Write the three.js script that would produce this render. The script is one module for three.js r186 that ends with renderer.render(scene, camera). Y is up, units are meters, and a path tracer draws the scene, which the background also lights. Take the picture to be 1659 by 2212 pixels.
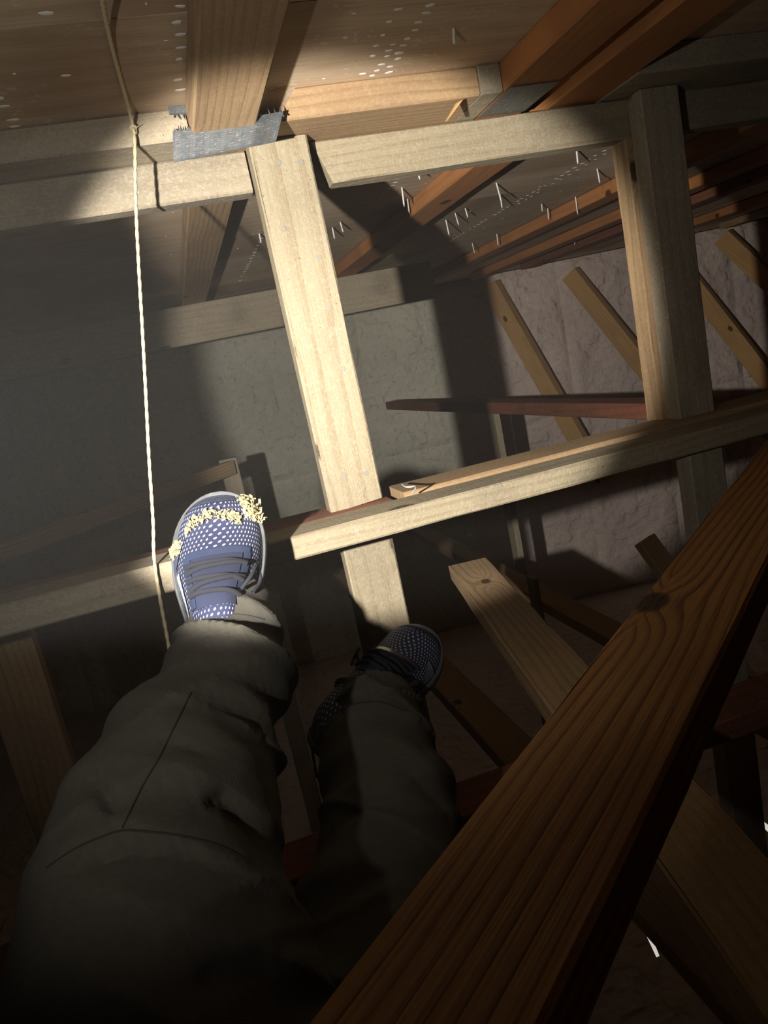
import * as THREE from 'three';
import { MarchingCubes } from 'three/addons/objects/MarchingCubes.js';
import { mergeGeometries, mergeVertices, toCreasedNormals } from 'three/addons/utils/BufferGeometryUtils.js';

// ---------------------------------------------------------------- camera, light, exposure
const scene = new THREE.Scene();
const renderer = new THREE.WebGLRenderer();
renderer.toneMapping = THREE.LinearToneMapping;
renderer.toneMappingExposure = 1.0;
renderer.shadowMap.enabled = true;
scene.background = new THREE.Color(0x000000);

const H = 1.95;                       // eye height above the attic floor; heights below are given from the eye
const F = 1600, CX = 829.5, CY = 1106;
const camera = new THREE.PerspectiveCamera(2 * Math.atan(CY / F) * 180 / Math.PI, 1659 / 2212, 0.02, 40);
const RIGHT = new THREE.Vector3(0.94285, -0.20190, 0.26568);
const UPV = new THREE.Vector3(0.24492, 0.95890, -0.14232);
const BACK = new THREE.Vector3(-0.22603, 0.19941, 0.95350);
camera.position.set(0, H, 0);
camera.up.copy(UPV);
camera.lookAt(-BACK.x, H - BACK.y, -BACK.z);

// torch held out to the left of the eye: hot core, main cone and wide spill leave one reflector
const TORCH = V(-0.275, 0.015, -0.12), AIM = V(0.2335, 0.0106, -1.16);
function torchBeam(name, cd, deg, penumbra) {
  const l = new THREE.SpotLight(new THREE.Color(1.0, 0.955, 0.88), cd, 0, deg * Math.PI / 180, penumbra, 2);
  l.name = name; l.position.copy(TORCH); l.target.position.copy(AIM);
  l.castShadow = true; l.shadow.radius = 0.55; l.shadow.mapSize.set(2048, 2048); l.shadow.camera.near = 0.02;
  scene.add(l, l.target); return l;
}
torchBeam('torch_core', 4.0, 12, 1.0);
torchBeam('torch_cone', 13.5, 21.5, 0.13);
torchBeam('torch_spill', 0.75, 48, 1.0);
scene.fog = new THREE.FogExp2(new THREE.Color(0.9, 0.9, 0.88), 0.014);

// ---------------------------------------------------------------- helpers
function V(x, y, z) { return new THREE.Vector3(x, y + H, z); }
let seedState = 1;
function rnd() { seedState = (seedState * 1664525 + 1013904223) >>> 0; return seedState / 4294967296; }
function hash(i, j, k) { let h = (i * 374761393 + j * 668265263 + k * 2147483647 + 144269) | 0; h = Math.imul(h ^ (h >>> 13), 1274126177); return ((h ^ (h >>> 16)) >>> 0) / 4294967296; }
const sm = (t) => t * t * (3 - 2 * t), lerp = (a, b, t) => a + (b - a) * t, clamp = (x, a = 0, b = 1) => Math.min(b, Math.max(a, x));
const smooth = (a, b, x) => sm(clamp((x - a) / (b - a)));
function noise2(x, y, px, py, k) {      // value noise that repeats after px, py cells
  const i = Math.floor(x), j = Math.floor(y), u = sm(x - i), v = sm(y - j);
  const a = ((i % px) + px) % px, b = (a + 1) % px, c = ((j % py) + py) % py, d = (c + 1) % py;
  return lerp(lerp(hash(a, c, k), hash(b, c, k), u), lerp(hash(a, d, k), hash(b, d, k), u), v);
}
function noise3(x, y, z, k = 0) {
  const i = Math.floor(x), j = Math.floor(y), l = Math.floor(z), u = sm(x - i), v = sm(y - j), w = sm(z - l);
  const n = (a, b, c) => hash(i + a, (j + b) + (l + c) * 57, k + 7);
  return lerp(lerp(lerp(n(0, 0, 0), n(1, 0, 0), u), lerp(n(0, 1, 0), n(1, 1, 0), u), v), lerp(lerp(n(0, 0, 1), n(1, 0, 1), u), lerp(n(0, 1, 1), n(1, 1, 1), u), v), w);
}
// a sight line from the eye through a pixel of the photograph, met with a plane
function ray(px, py) { return new THREE.Vector3().addScaledVector(RIGHT, (px - CX) / F).addScaledVector(UPV, -(py - CY) / F).sub(BACK); }
function atZ(px, py, z) { const r = ray(px, py); return r.multiplyScalar(z / r.z).add(camera.position); }
function atY(px, py, y) { const r = ray(px, py); return r.multiplyScalar(y / r.y).add(camera.position); }
function atX(px, py, x) { const r = ray(px, py); return r.multiplyScalar(x / r.x).add(camera.position); }
function atD(px, py, d) { return ray(px, py).multiplyScalar(d).add(camera.position); }

const taken = {};
function numbered(n) { const c = taken[n] = (taken[n] ?? -1) + 1; return c ? `${n}_${String(c).padStart(3, '0')}` : n; }
function tag(o, label, category, group, kind) { o.userData.label = label; o.userData.category = category; if (group) o.userData.group = group; if (kind) o.userData.kind = kind; return o; }
function put(o, name, parent = scene) { o.name = parent === scene ? numbered(name) : name; o.traverse((c) => { if (c.isMesh) c.castShadow = c.receiveShadow = true; }); parent.add(o); return o; }
function mesh(name, g, m, parent = scene) { return put(new THREE.Mesh(g, m), name, parent); }
function groupAt(name, p, label, category, group) { const g = new THREE.Group(); put(g, name); if (p) g.position.copy(p); return tag(g, label, category, group); }

// ---------------------------------------------------------------- textures
function dataTex(w, h, fn, srgb, rx, ry) {
  const a = new Uint8Array(w * h * 4);
  for (let j = 0; j < h; j++) for (let i = 0; i < w; i++) {
    const c = fn(i / w, j / h), o = (j * w + i) * 4;
    a[o] = clamp(c[0]) * 255; a[o + 1] = clamp(c[1]) * 255; a[o + 2] = clamp(c[2]) * 255; a[o + 3] = 255;
  }
  const t = new THREE.DataTexture(a, w, h, THREE.RGBAFormat); t.wrapS = t.wrapT = THREE.RepeatWrapping; t.magFilter = THREE.LinearFilter; t.minFilter = THREE.LinearMipmapLinearFilter; t.generateMipmaps = true;
  if (srgb) t.colorSpace = THREE.SRGBColorSpace;
  t.repeat.set(rx, ry); t.needsUpdate = true; return t;
}
const mixc = (a, b, t) => [lerp(a[0], b[0], t), lerp(a[1], b[1], t), lerp(a[2], b[2], t)];
const rgb = (r, g, b) => [r / 255, g / 255, b / 255];
// sawn softwood, 1.6 m long and 0.32 m across; grain runs along u
function wood({ light, dark, stain, rings = 26, ringDepth = 0.5, dust = 0.2, dustCol = rgb(215, 200, 170), knots = 3, seed = 1, bump = 0.0006, rough = 0.85 }) {
  const W = 2048, HH = 512, kn = [];
  seedState = seed * 7919 + 13;
  for (let i = 0; i < knots; i++) kn.push([rnd(), rnd(), 0.012 + 0.012 * rnd()]);
  const bumpA = new Uint8Array(W * HH * 4);
  let ci = 0;
  const map = dataTex(W, HH, (u, v) => {
    let warp = (noise2(u * 3, v * 3, 3, 3, seed) - 0.5) * 2.2 + (noise2(u * 9, v * 8, 9, 8, seed + 1) - 0.5) * 0.35, kd = 0;
    for (const [a, b, r] of kn) {
      let du = Math.abs(u - a); du = Math.min(du, 1 - du) * 1.6; let dv = v - b; dv -= Math.round(dv); dv *= 0.32;
      const q = Math.hypot(du * 0.62, dv) / r;
      if (q < 6) warp += Math.exp(-q * q * 0.5) * 1.4 * Math.sign(dv + 1e-6);
      kd = Math.max(kd, 1 - smooth(0.45, 0.8, q));
    }
    const r = v * rings + warp * 1.6, fr = r - Math.floor(r);
    const late = smooth(0.35, 0.92, fr) * (1 - smooth(0.94, 1, fr));
    const amt = 0.45 + 0.55 * noise2(u * 4, r * 0.6, 4, 4096, seed + 2);
    const fib = noise2(u * 26, v * 330, 26, 330, seed + 3), fib2 = noise2(u * 90, v * 200, 90, 200, seed + 4);
    let c = mixc(light, dark, clamp(late * ringDepth * amt + (fib - 0.5) * 0.34 + (fib2 - 0.5) * 0.12));
    const st = smooth(0.45, 0.9, noise2(u * 5, v * 2.0, 5, 2, seed + 5) * 0.65 + noise2(u * 22, v * 7, 22, 7, seed + 6) * 0.35);
    c = mixc(c, stain, st * 0.55);
    c = mixc(c, [dark[0] * 0.4, dark[1] * 0.33, dark[2] * 0.3], kd * 0.8);
    const p1 = noise2(u * 420, v * 96, 420, 96, seed + 7), p2 = noise2(u * 150, v * 34, 150, 34, seed + 8), p3 = noise2(u * 900, v * 190, 900, 190, seed + 10);
    const ds = (0.6 * smooth(0.45, 0.85, p1 * 0.7 + p2 * 0.3) + 0.5 * smooth(0.4, 0.8, p3)) * dust;
    c = mixc(c, dustCol, ds);
    c = mixc(c, [dark[0] * 0.55, dark[1] * 0.52, dark[2] * 0.5], smooth(0.86, 0.95, p3 * 0.75 + noise2(u * 300, v * 60, 300, 60, seed + 11) * 0.25) * Math.min(0.75, dust * 2.2));
    const hgt = 0.5 - late * 0.18 * ringDepth * 2 + (fib - 0.5) * 0.25 + ds * 0.7 - kd * 0.15 + (p3 - 0.5) * 0.2 * dust;
    bumpA[ci] = bumpA[ci + 1] = bumpA[ci + 2] = clamp(hgt) * 255; bumpA[ci + 3] = 255; ci += 4;
    return c;
  }, true, 1 / 1.6, 1 / 0.32);
  const bm = new THREE.DataTexture(bumpA, W, HH, THREE.RGBAFormat); bm.wrapS = bm.wrapT = THREE.RepeatWrapping; bm.magFilter = THREE.LinearFilter; bm.repeat.set(1 / 1.6, 1 / 0.32); bm.needsUpdate = true;
  return new THREE.MeshStandardMaterial({ map, bumpMap: bm, bumpScale: bump, roughness: rough, metalness: 0 });
}
const M = {};
M.pale = wood({ light: rgb(146, 134, 110), dark: rgb(112, 93, 67), stain: rgb(120, 109, 90), rings: 17, ringDepth: 0.38, dust: 0.4, dustCol: rgb(172, 160, 136), knots: 3, seed: 3, bump: 0.001 });
M.grey = wood({ light: rgb(150, 138, 117), dark: rgb(112, 96, 74), stain: rgb(106, 97, 84), rings: 13, ringDepth: 0.3, dust: 0.38, dustCol: rgb(184, 172, 150), knots: 2, seed: 5, bump: 0.001 });
M.tan = wood({ light: rgb(164, 136, 100), dark: rgb(122, 92, 62), stain: rgb(128, 102, 74), rings: 24, ringDepth: 0.6, dust: 0.15, knots: 4, seed: 8 });
M.orange = wood({ light: rgb(180, 122, 70), dark: rgb(140, 84, 42), stain: rgb(134, 86, 50), rings: 12, ringDepth: 0.35, dust: 0.12, dustCol: rgb(184, 150, 112), knots: 3, seed: 12 });
M.red = wood({ light: rgb(132, 80, 58), dark: rgb(94, 52, 36), stain: rgb(88, 58, 44), rings: 14, ringDepth: 0.4, dust: 0.25, dustCol: rgb(170, 144, 116), knots: 2, seed: 15 });
M.grain = wood({ light: rgb(166, 116, 58), dark: rgb(98, 58, 24), stain: rgb(128, 82, 38), rings: 34, ringDepth: 0.8, dust: 0.05, knots: 2, seed: 21, bump: 0.0012, rough: 0.75 });
M.fresh = wood({ light: rgb(208, 164, 106), dark: rgb(166, 120, 70), stain: rgb(176, 136, 92), rings: 16, ringDepth: 0.5, dust: 0.15, knots: 2, seed: 29 });
M.cut = new THREE.MeshStandardMaterial({ color: 0xdcae72, roughness: 0.9 });

function fabricTex(w, h, fn, rx, ry) { return dataTex(w, h, fn, true, rx, ry); }
{ // plywood: 2.44 m x 1.22 m, grain along u
  const map = dataTex(2048, 1024, (u, v) => {
    const w = (noise2(u * 4, v * 6, 4, 6, 40) - 0.5) * 3, r = v * 22 + w * 1.3, late = Math.abs(((r % 1) + 1) % 1 - 0.5) * 2;
    const fib = noise2(u * 60, v * 700, 60, 700, 41), blot = noise2(u * 7, v * 4, 7, 4, 42) * 0.6 + noise2(u * 25, v * 14, 25, 14, 43) * 0.4;
    let c = mixc(rgb(200, 178, 150), rgb(164, 138, 110), clamp(late * 0.35 + (fib - 0.5) * 0.5 + (blot - 0.5) * 0.9));
    const sp = noise2(u * 500, v * 260, 500, 260, 44) * 0.6 + noise2(u * 60, v * 30, 60, 30, 45) * 0.4;
    c = mixc(c, rgb(216, 205, 188), smooth(0.74, 0.86, sp) * 0.55);
    return mixc(c, rgb(104, 76, 56), smooth(0.6, 0.8, noise2(u * 9, v * 3, 9, 3, 46)) * 0.35);
  }, true, 1 / 2.44, 1 / 1.22);
  M.ply = new THREE.MeshStandardMaterial({ map, roughness: 0.9 });
}
function facing(a, b, seed) {   // wrinkled batt facing, 1.2 m square
  const hgt = (u, v) => {
    const w1 = noise2(u * 7, v * 7, 7, 7, seed), w2 = Math.abs(noise2(u * 15 + w1 * 2, v * 15, 15, 15, seed + 1) - 0.5), w3 = noise2(u * 60, v * 60, 60, 60, seed + 2), w4 = Math.abs(noise2(u * 34, v * 34 + w1 * 2, 34, 34, seed + 3) - 0.5);
    const w5 = noise2(u * 26, v * 26, 26, 26, seed + 9); return 0.3 * w1 + 0.12 * (1 - smooth(0, 0.2, w2)) + 0.16 * w3 + 0.1 * (1 - smooth(0, 0.2, w4)) + 0.4 * smooth(0.3, 0.7, w5);
  };
  const map = dataTex(512, 512, (u, v) => {
    const n = noise2(u * 5, v * 5, 5, 5, seed + 5) * 0.6 + noise2(u * 40, v * 40, 40, 40, seed + 6) * 0.4, s = noise2(u * 90, v * 90, 90, 90, seed + 7);
    return mixc(mixc(a, b, n), rgb(90, 84, 76), smooth(0.8, 0.95, s) * 0.18);
  }, true, 1 / 1.2, 1 / 1.2);
  const bm = dataTex(512, 512, (u, v) => { const x = hgt(u, v); return [x, x, x]; }, false, 1 / 1.2, 1 / 1.2);
  return new THREE.MeshStandardMaterial({ map, bumpMap: bm, bumpScale: 0.016, roughness: 0.92 });
}
M.facingGrey = facing(rgb(232, 227, 208), rgb(208, 203, 184), 60);
M.facingPink = facing(rgb(236, 217, 206), rgb(212, 192, 182), 75);
M.sheathing = new THREE.MeshStandardMaterial({ color: 0xc4b094, roughness: 0.95 });
M.nail = new THREE.MeshStandardMaterial({ color: 0xe4e2da, roughness: 0.45, metalness: 0.2 });
M.dot = new THREE.MeshStandardMaterial({ color: 0xe6e2da, roughness: 0.95 });
{
  const map = dataTex(512, 256, (u, v) => {
    const n = noise2(u * 60, v * 30, 60, 30, 101), s = noise2(u * 12, v * 6, 12, 6, 102), col = ((u * 7) % 1), row = ((v * 14) % 1);
    let c = mixc(rgb(112, 116, 118), rgb(84, 88, 92), n * 0.6 + s * 0.4);
    if (col > 0.12 && col < 0.44 && row > 0.3 && row < 0.62) c = mixc(c, rgb(132, 126, 124), 0.65);
    return mixc(c, rgb(170, 168, 164), smooth(0.8, 0.9, noise2(u * 30, v * 90, 30, 90, 103)) * 0.7);
  }, true, 1, 1);
  M.plate = new THREE.MeshStandardMaterial({ map, roughness: 0.55, metalness: 0.55 });
}
M.rope = new THREE.MeshStandardMaterial({ color: 0xc4b690, roughness: 0.9 });
{
  const b = dataTex(256, 256, (u, v) => { const t = (Math.sin((u + v) * 2 * Math.PI * 64) * 0.5 + 0.5) * 0.6 + noise2(u * 128, v * 128, 128, 128, 120) * 0.4; return [t, t, t]; }, false, 1 / 0.08, 1 / 0.08);
  const map = dataTex(256, 256, (u, v) => mixc(rgb(76, 72, 63), rgb(62, 58, 51), noise2(u * 8, v * 8, 8, 8, 121) * 0.5 + noise2(u * 100, v * 100, 100, 100, 122) * 0.5), true, 1 / 0.3, 1 / 0.3);
  M.trouser = new THREE.MeshStandardMaterial({ map, bumpMap: b, bumpScale: 0.0003, roughness: 0.95 });
}

// ---------------------------------------------------------------- lumber
// a board along its own x: length L, w across (y), t thick (z), eased edges, slightly uneven sawing
function boardGeo(L, w, t, { cutA = 0, cutB = 0, rag = 0.0006, seed = 1, flip = false } = {}) {
  const e = Math.min(0.0028, t * 0.15), hw = w / 2, ht = t / 2;
  const ring = [[-hw + e, -ht], [hw - e, -ht], [hw, -ht + e], [hw, ht - e], [hw - e, ht], [-hw + e, ht], [-hw, ht - e], [-hw, -ht + e]];
  const n = Math.max(2, Math.min(40, Math.round(L / 0.05))), pos = [], uv = [], idx = [], uo = hash(seed, 3, 1) * 1.6, vo = hash(seed, 5, 2) * 0.32;
  const P = (k, i) => {
    const [y, z] = ring[k % 8], s = i / n, x0 = -L / 2 + (cutA * y), x1 = L / 2 + (cutB * y);
    const d = (noise3(i * 0.7, k * 3.1, seed * 9.7, 3) - 0.5) * 2 * rag;
    return [lerp(x0, x1, s), y + Math.sign(y) * d, z + Math.sign(z) * d];
  };
  for (let k = 0; k < 8; k++) {
    const a = ring[k], b = ring[(k + 1) % 8], o = pos.length / 3;
    const flatY = Math.abs(b[0] - a[0]) > Math.abs(b[1] - a[1]);   // face lies across y: v runs with y
    for (let i = 0; i <= n; i++) for (const kk of [k, k + 1]) {
      const p = P(kk, i), q = ring[kk % 8]; pos.push(...p);
      uv.push(p[0] + uo, flatY ? q[0] + vo + (q[1] > 0 ? 0.11 : 0) : q[1] * 0.8 + vo + 0.17 + (q[0] > 0 ? 0.06 : 0));
    }
    for (let i = 0; i < n; i++) { const q = o + i * 2; idx.push(q, q + 2, q + 1, q + 1, q + 2, q + 3); }
  }
  for (const [i, s] of [[0, 1], [n, -1]]) {
    const o = pos.length / 3; let cx = 0;
    for (let k = 0; k < 8; k++) { const p = P(k, i); pos.push(...p); uv.push(p[1] * 0.3 + uo, p[2] + vo); }
    for (let k = 1; k < 7; k++) s > 0 ? idx.push(o, o + k, o + k + 1) : idx.push(o, o + k + 1, o + k);
  }
  const g = new THREE.BufferGeometry(); g.setAttribute('position', new THREE.Float32BufferAttribute(pos, 3)); g.setAttribute('uv', new THREE.Float32BufferAttribute(uv, 2)); g.setIndex(idx);
  g.computeVertexNormals(); return g;
}
let boardNo = 0;
// a board between two end points; wdir is the direction its width w runs
function board(name, A, B, w, t, wdir, mat, label, category, o = {}) {
  const x = B.clone().sub(A), L = x.length(); x.normalize();
  const z = new THREE.Vector3().crossVectors(x, wdir).normalize(), y = new THREE.Vector3().crossVectors(z, x);
  const m = new THREE.Mesh(boardGeo(L, w, t, { ...o, seed: o.seed ?? ++boardNo }), mat);
  m.quaternion.setFromRotationMatrix(new THREE.Matrix4().makeBasis(x, y, z));
  m.position.copy(A).add(B).multiplyScalar(0.5);
  put(m, name, o.parent ?? scene);
  if (label) tag(m, label, category ?? 'timber', o.group);
  return m;
}
const EX = new THREE.Vector3(1, 0, 0), EY = new THREE.Vector3(0, 1, 0), EZ = new THREE.Vector3(0, 0, 1);
// axis-aligned boards from their extents (heights from the eye)
const xBoard = (n, x0, x1, y0, y1, z0, z1, ...r) => { const c = (y0 + y1) / 2, d = (z0 + z1) / 2; return board(n, V(x0, c, d), V(x1, c, d), y1 - y0, Math.abs(z1 - z0), EY, ...r); };
const yBoard = (n, x0, x1, y0, y1, z0, z1, ...r) => { const c = (x0 + x1) / 2, d = (z0 + z1) / 2; return board(n, V(c, y0, d), V(c, y1, d), x1 - x0, Math.abs(z1 - z0), EX, ...r); };
const zBoard = (n, x0, x1, y0, y1, z0, z1, ...r) => { const c = (x0 + x1) / 2, d = (y0 + y1) / 2; return board(n, V(c, d, z0), V(c, d, z1), x1 - x0, y1 - y0, EX, ...r); };
function tube(pts, r, n = 40, rs = 8) { return new THREE.TubeGeometry(new THREE.CatmullRomCurve3(pts), n, r, rs, false); }

// ---------------------------------------------------------------- the attic shell
const DECK = 0.385, RB = 0.346, FLOOR = -1.95;
const struct = (o) => { o.userData.kind = 'structure'; return o; };
const ceiling = new THREE.Group(); put(ceiling, 'ceiling'); ceiling.position.copy(V(0, DECK, 0)); struct(ceiling);
ceiling.userData.label = 'brown plywood roof deck pierced by nails above the rafters'; ceiling.userData.category = 'ceiling';
{
  const xs = [-2.6, -1.05, 0.155, 1.47, 2.8, 4.2, 6.6], zs = [1.4, 0.36, -0.86, -2.08, -3.30, -4.52, -6.2];
  for (let i = 0; i < xs.length - 1; i++) for (let j = 0; j < zs.length - 1; j++) {
    const w = xs[i + 1] - xs[i] - 0.004, d = zs[j] - zs[j + 1] - 0.002, g = new THREE.BoxGeometry(w, 0.016, d), p = g.attributes.position, u = g.attributes.uv, ou = rnd() * 2.4, ov = rnd() * 1.2;
    for (let k = 0; k < p.count; k++) u.setXY(k, p.getX(k) + ou, p.getZ(k) + ov);
    const m = mesh('plywood_sheet', g, M.ply, ceiling); m.position.set((xs[i] + xs[i + 1]) / 2, 0.008 + (j >= 3 ? 0.004 : 0), (zs[j] + zs[j + 1]) / 2);
  }
  const slab = mesh('roof_backing', new THREE.BoxGeometry(9.4, 0.03, 7.8), M.sheathing, ceiling); slab.position.set(2, 0.032, -2.4);
  // nail points through the deck
  const ng = mergeGeometries([new THREE.CylinderGeometry(0.0017, 0.0017, 0.03, 6).translate(0, -0.015, 0), new THREE.ConeGeometry(0.0017, 0.006, 6).rotateX(Math.PI).translate(0, -0.033, 0)]);
  const np = [[868, 405, 1.25], [1072, 395, 1.5], [1080, 420, 1.1], [963, 475, 1.4], [983, 460, 1.1], [1005, 450, 0.8], [1073, 505, 1.3], [1183, 450, 1.1], [1243, 425, 1.6], [1290, 365, 1.1], [1245, 320, 1], [1020, 525, 1.2], [432, 462, 0.8], [415, 522, 0.8], [408, 158, 1.1], [1170, 440, 0.7], [900, 355, 0.9], [880, 430, 1], [718, 492, 0.9], [735, 480, 0.8], [1528, 372, 1.5], [560, 505, 0.7], [980, 62, 0.5], [1140, 545, 1], [1240, 515, 0.9]];
  for (const [px, py, s] of np) { const c = atY(px, py, DECK), m = mesh('nail', ng, M.nail, ceiling); m.position.set(c.x, 0, c.z); m.scale.set(1.35, s, 1.35); m.rotation.set((hash(px, 1, 1) - 0.5) * 0.25, 0, (hash(px, 2, 1) - 0.5) * 0.25); }
  // rows of pale glue spots on the deck
  const dots = []; seedState = 77;
  const dotAt = (x, z, a, b) => { const g = new THREE.SphereGeometry(1, 8, 4); g.scale(a, 0.0006, b); g.rotateY((rnd() - 0.5) * 0.5); g.translate(x, 0, z); dots.push(g); };
  for (const [x, z0, z1, st, sz] of [[0.1, -0.55, -1.07, 0.03, 1], [0.393, -0.6, -1.1, 0.021, 1], [0.352, -0.66, -1.1, 0.03, 0.9], [0.374, -0.99, -1.1, 0.02, 0.9], [0.30, -0.9, -1.1, 0.06, 0.5], [1.155, -1.5, -3.2, 0.035, 1.2], [1.18, -1.6, -2.3, 0.045, 0.9], [0.57, -1.5, -2.0, 0.03, 1], [0.6, -1.4, -2.0, 0.026, 1], [0.33, -2.0, -2.9, 0.05, 1], [-0.112, -0.95, -1.12, 0.024, 1.4], [-0.03, -0.7, -1.0, 0.14, 1.1]])
    for (let z = z0; z > z1; z -= st) if (rnd() > 0.12) dotAt(x + (rnd() - 0.5) * 0.006, z + (rnd() - 0.5) * 0.006, (0.0046 + 0.0036 * rnd()) * sz, (0.0028 + 0.002 * rnd()) * sz);
  for (let i = 0; i < 90; i++) dotAt(-0.25 + rnd() * 1.7, -0.7 - rnd() * 2.2, 0.001 + 0.003 * rnd() * rnd(), 0.001 + 0.002 * rnd());
  const dm = mesh('glue_spots', mergeGeometries(dots), M.dot, ceiling); dm.userData.kind = 'stuff'; dm.userData.label = 'rows of pale glue spots';
}
// floor with two slits that let the lit room below show
const slits = [[[1391, 2010], [1408, 2020], [1426, 2064], [1418, 2068]], [[1628, 1752], [1659, 1776], [1659, 1797], [1632, 1772]]];
{
  const sh = new THREE.Shape([new THREE.Vector2(-2.6, -1.4), new THREE.Vector2(6.6, -1.4), new THREE.Vector2(6.6, 6.2), new THREE.Vector2(-2.6, 6.2)]);
  for (const s of slits) sh.holes.push(new THREE.Path(s.map(([x, y]) => { const p = atY(x, y, FLOOR); return new THREE.Vector2(p.x, -p.z); })));
  const g = new THREE.ExtrudeGeometry(sh, { depth: 0.012, bevelEnabled: false }); g.rotateX(-Math.PI / 2); g.translate(0, FLOOR + H - 0.012, 0);
  const m = struct(mesh('floor', g, M.facingPink)); m.userData.label = 'dim insulated attic floor far below the timbers'; m.userData.category = 'floor';
  const c = atY(1405, 2040, FLOOR - 0.25), c2 = atY(1645, 1775, FLOOR - 0.25);
  const gl = new THREE.MeshStandardMaterial({ color: 0xffffff, emissive: 0xfff8ee, emissiveIntensity: 0.6, roughness: 1 });
  for (const p of [c, c2]) { const l = mesh('ceiling_light', new THREE.CylinderGeometry(0.09, 0.09, 0.02, 24), gl); l.position.copy(p); tag(l, p === c ? 'bright sliver of lit lamp seen through a floor slit between boards' : 'bright lamp glimpsed through the floor slit at the right edge', 'light'); }
}
function metreBox(sx, sy, sz) { const g = new THREE.BoxGeometry(sx, sy, sz), p = g.attributes.position, u = g.attributes.uv; for (let k = 0; k < p.count; k++) u.setXY(k, p.getX(k) + p.getZ(k), p.getY(k)); return g; }
function wallBox(name, sx, sy, sz, x, y, z, m, label) { const w = struct(mesh(name, metreBox(sx, sy, sz), m)); w.position.copy(V(x, y, z)); w.userData.label = label; w.userData.category = 'wall'; return w; }
const wy = (DECK + FLOOR) / 2, wh = DECK - FLOOR;
wallBox('wall_left', 0.1, wh, 7.6, -2.65, wy, -2.4, M.facingGrey, 'pale insulated attic side wall beyond the rope');
wallBox('wall_right', 0.1, wh, 7.6, 6.65, wy, -2.4, M.facingGrey, 'pale insulated attic side wall beyond the right post');
wallBox('wall_front', 9.3, wh, 0.1, 2, wy, 1.45, M.facingGrey, 'pale insulated attic wall behind the seated person');
// far wall, turned a little, hung with faced batts
const wall = new THREE.Group(); put(wall, 'wall_back'); struct(wall); wall.userData.label = 'far attic wall lined with wrinkled pale insulation facing'; wall.userData.category = 'wall';
wall.position.copy(V(2.6, FLOOR, -4.62)); wall.rotation.y = -0.16;
{
  mesh('wall_core', new THREE.BoxGeometry(10.6, wh, 0.08).translate(-0.3, wh / 2, -0.09), M.sheathing, wall);
  const edges = [-5.5, -4.9, -4.3, -3.7, -3.1, -2.55, -2.0, -1.4, -0.86, -0.02, 0.6, 1.2, 1.8, 2.4, 3.0, 3.6, 4.3];
  const rows = [0, 1.3, wh - 0.004];
  for (let i = 0; i < edges.length - 1; i++) for (let r = 0; r < 2; r++) {
    const w = edges[i + 1] - edges[i], h = rows[r + 1] - rows[r], nx = 22, ny = 28, g = new THREE.BoxGeometry(w, h, 0.05, nx, ny, 1), p = g.attributes.position, u = g.attributes.uv;
    for (let k = 0; k < p.count; k++) {
      const x = p.getX(k), y = p.getY(k), z = p.getZ(k), X = x + edges[i], Y = y + rows[r] + r * 7;
      if (z > 0) {
        const ex = Math.min(w / 2 - Math.abs(x), h / 2 - Math.abs(y)), puff = smooth(0, 0.05, ex);
        p.setZ(k, 0.012 + puff * 0.02 + (noise3(X * 6, Y * 6, 1, 5) - 0.5) * 0.04 * puff + (noise3(X * 17, Y * 17, 2, 6) - 0.5) * 0.016 * puff);
      }
      u.setXY(k, X, Y);
    }
    g.computeVertexNormals();
    const m = mesh('insulation_batt', g, edges[i] < -0.9 ? M.facingGrey : M.facingPink, wall); m.position.set((edges[i] + edges[i + 1]) / 2, (rows[r] + rows[r + 1]) / 2 + 0.001, 0);
  }
}

// ---------------------------------------------------------------- rafters under the deck
for (const [x0, x1, z0, z1, mat, label] of [
  [0.108, 0.197, 0.9, -4.5, M.tan, 'tan flat rafter ending above the bent grey nail plate'],
  [0.570, 0.660, 0.9, -1.24, M.orange, 'short orange rafter with a dark nail plate on its underside'],
  [0.705, 0.800, 0.9, -4.5, M.orange, 'orange rafter running beside the short one into the post shadow'],
  [1.425, 1.515, 0.9, -4.4, M.orange, 'bright orange rafter with nail points along its near edge'],
  [1.86, 1.95, 0.9, -4.35, M.orange, 'brown rafter second from the top of the far wall'],
  [2.17, 2.26, 0.9, -4.3, M.red, 'reddish rafter close above the insulated wall top'],
  [2.85, 2.94, 0.9, -4.2, M.orange, 'orange rafter first beyond the double post'],
  [3.45, 3.54, 0.9, -4.1, M.tan, 'tan rafter farther beyond the double post'],
  [4.15, 4.24, 0.9, -4.0, M.orange, 'dim rafter farthest beyond the double post'],
  [-0.62, -0.53, 0.9, -4.6, M.orange, 'dim rafter in the dark corner beyond the rope']])
  zBoard('rafter', x0, x1, RB, DECK, z0, z1, mat, label, 'rafter', { group: 'rafters under the roof deck' });

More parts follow.
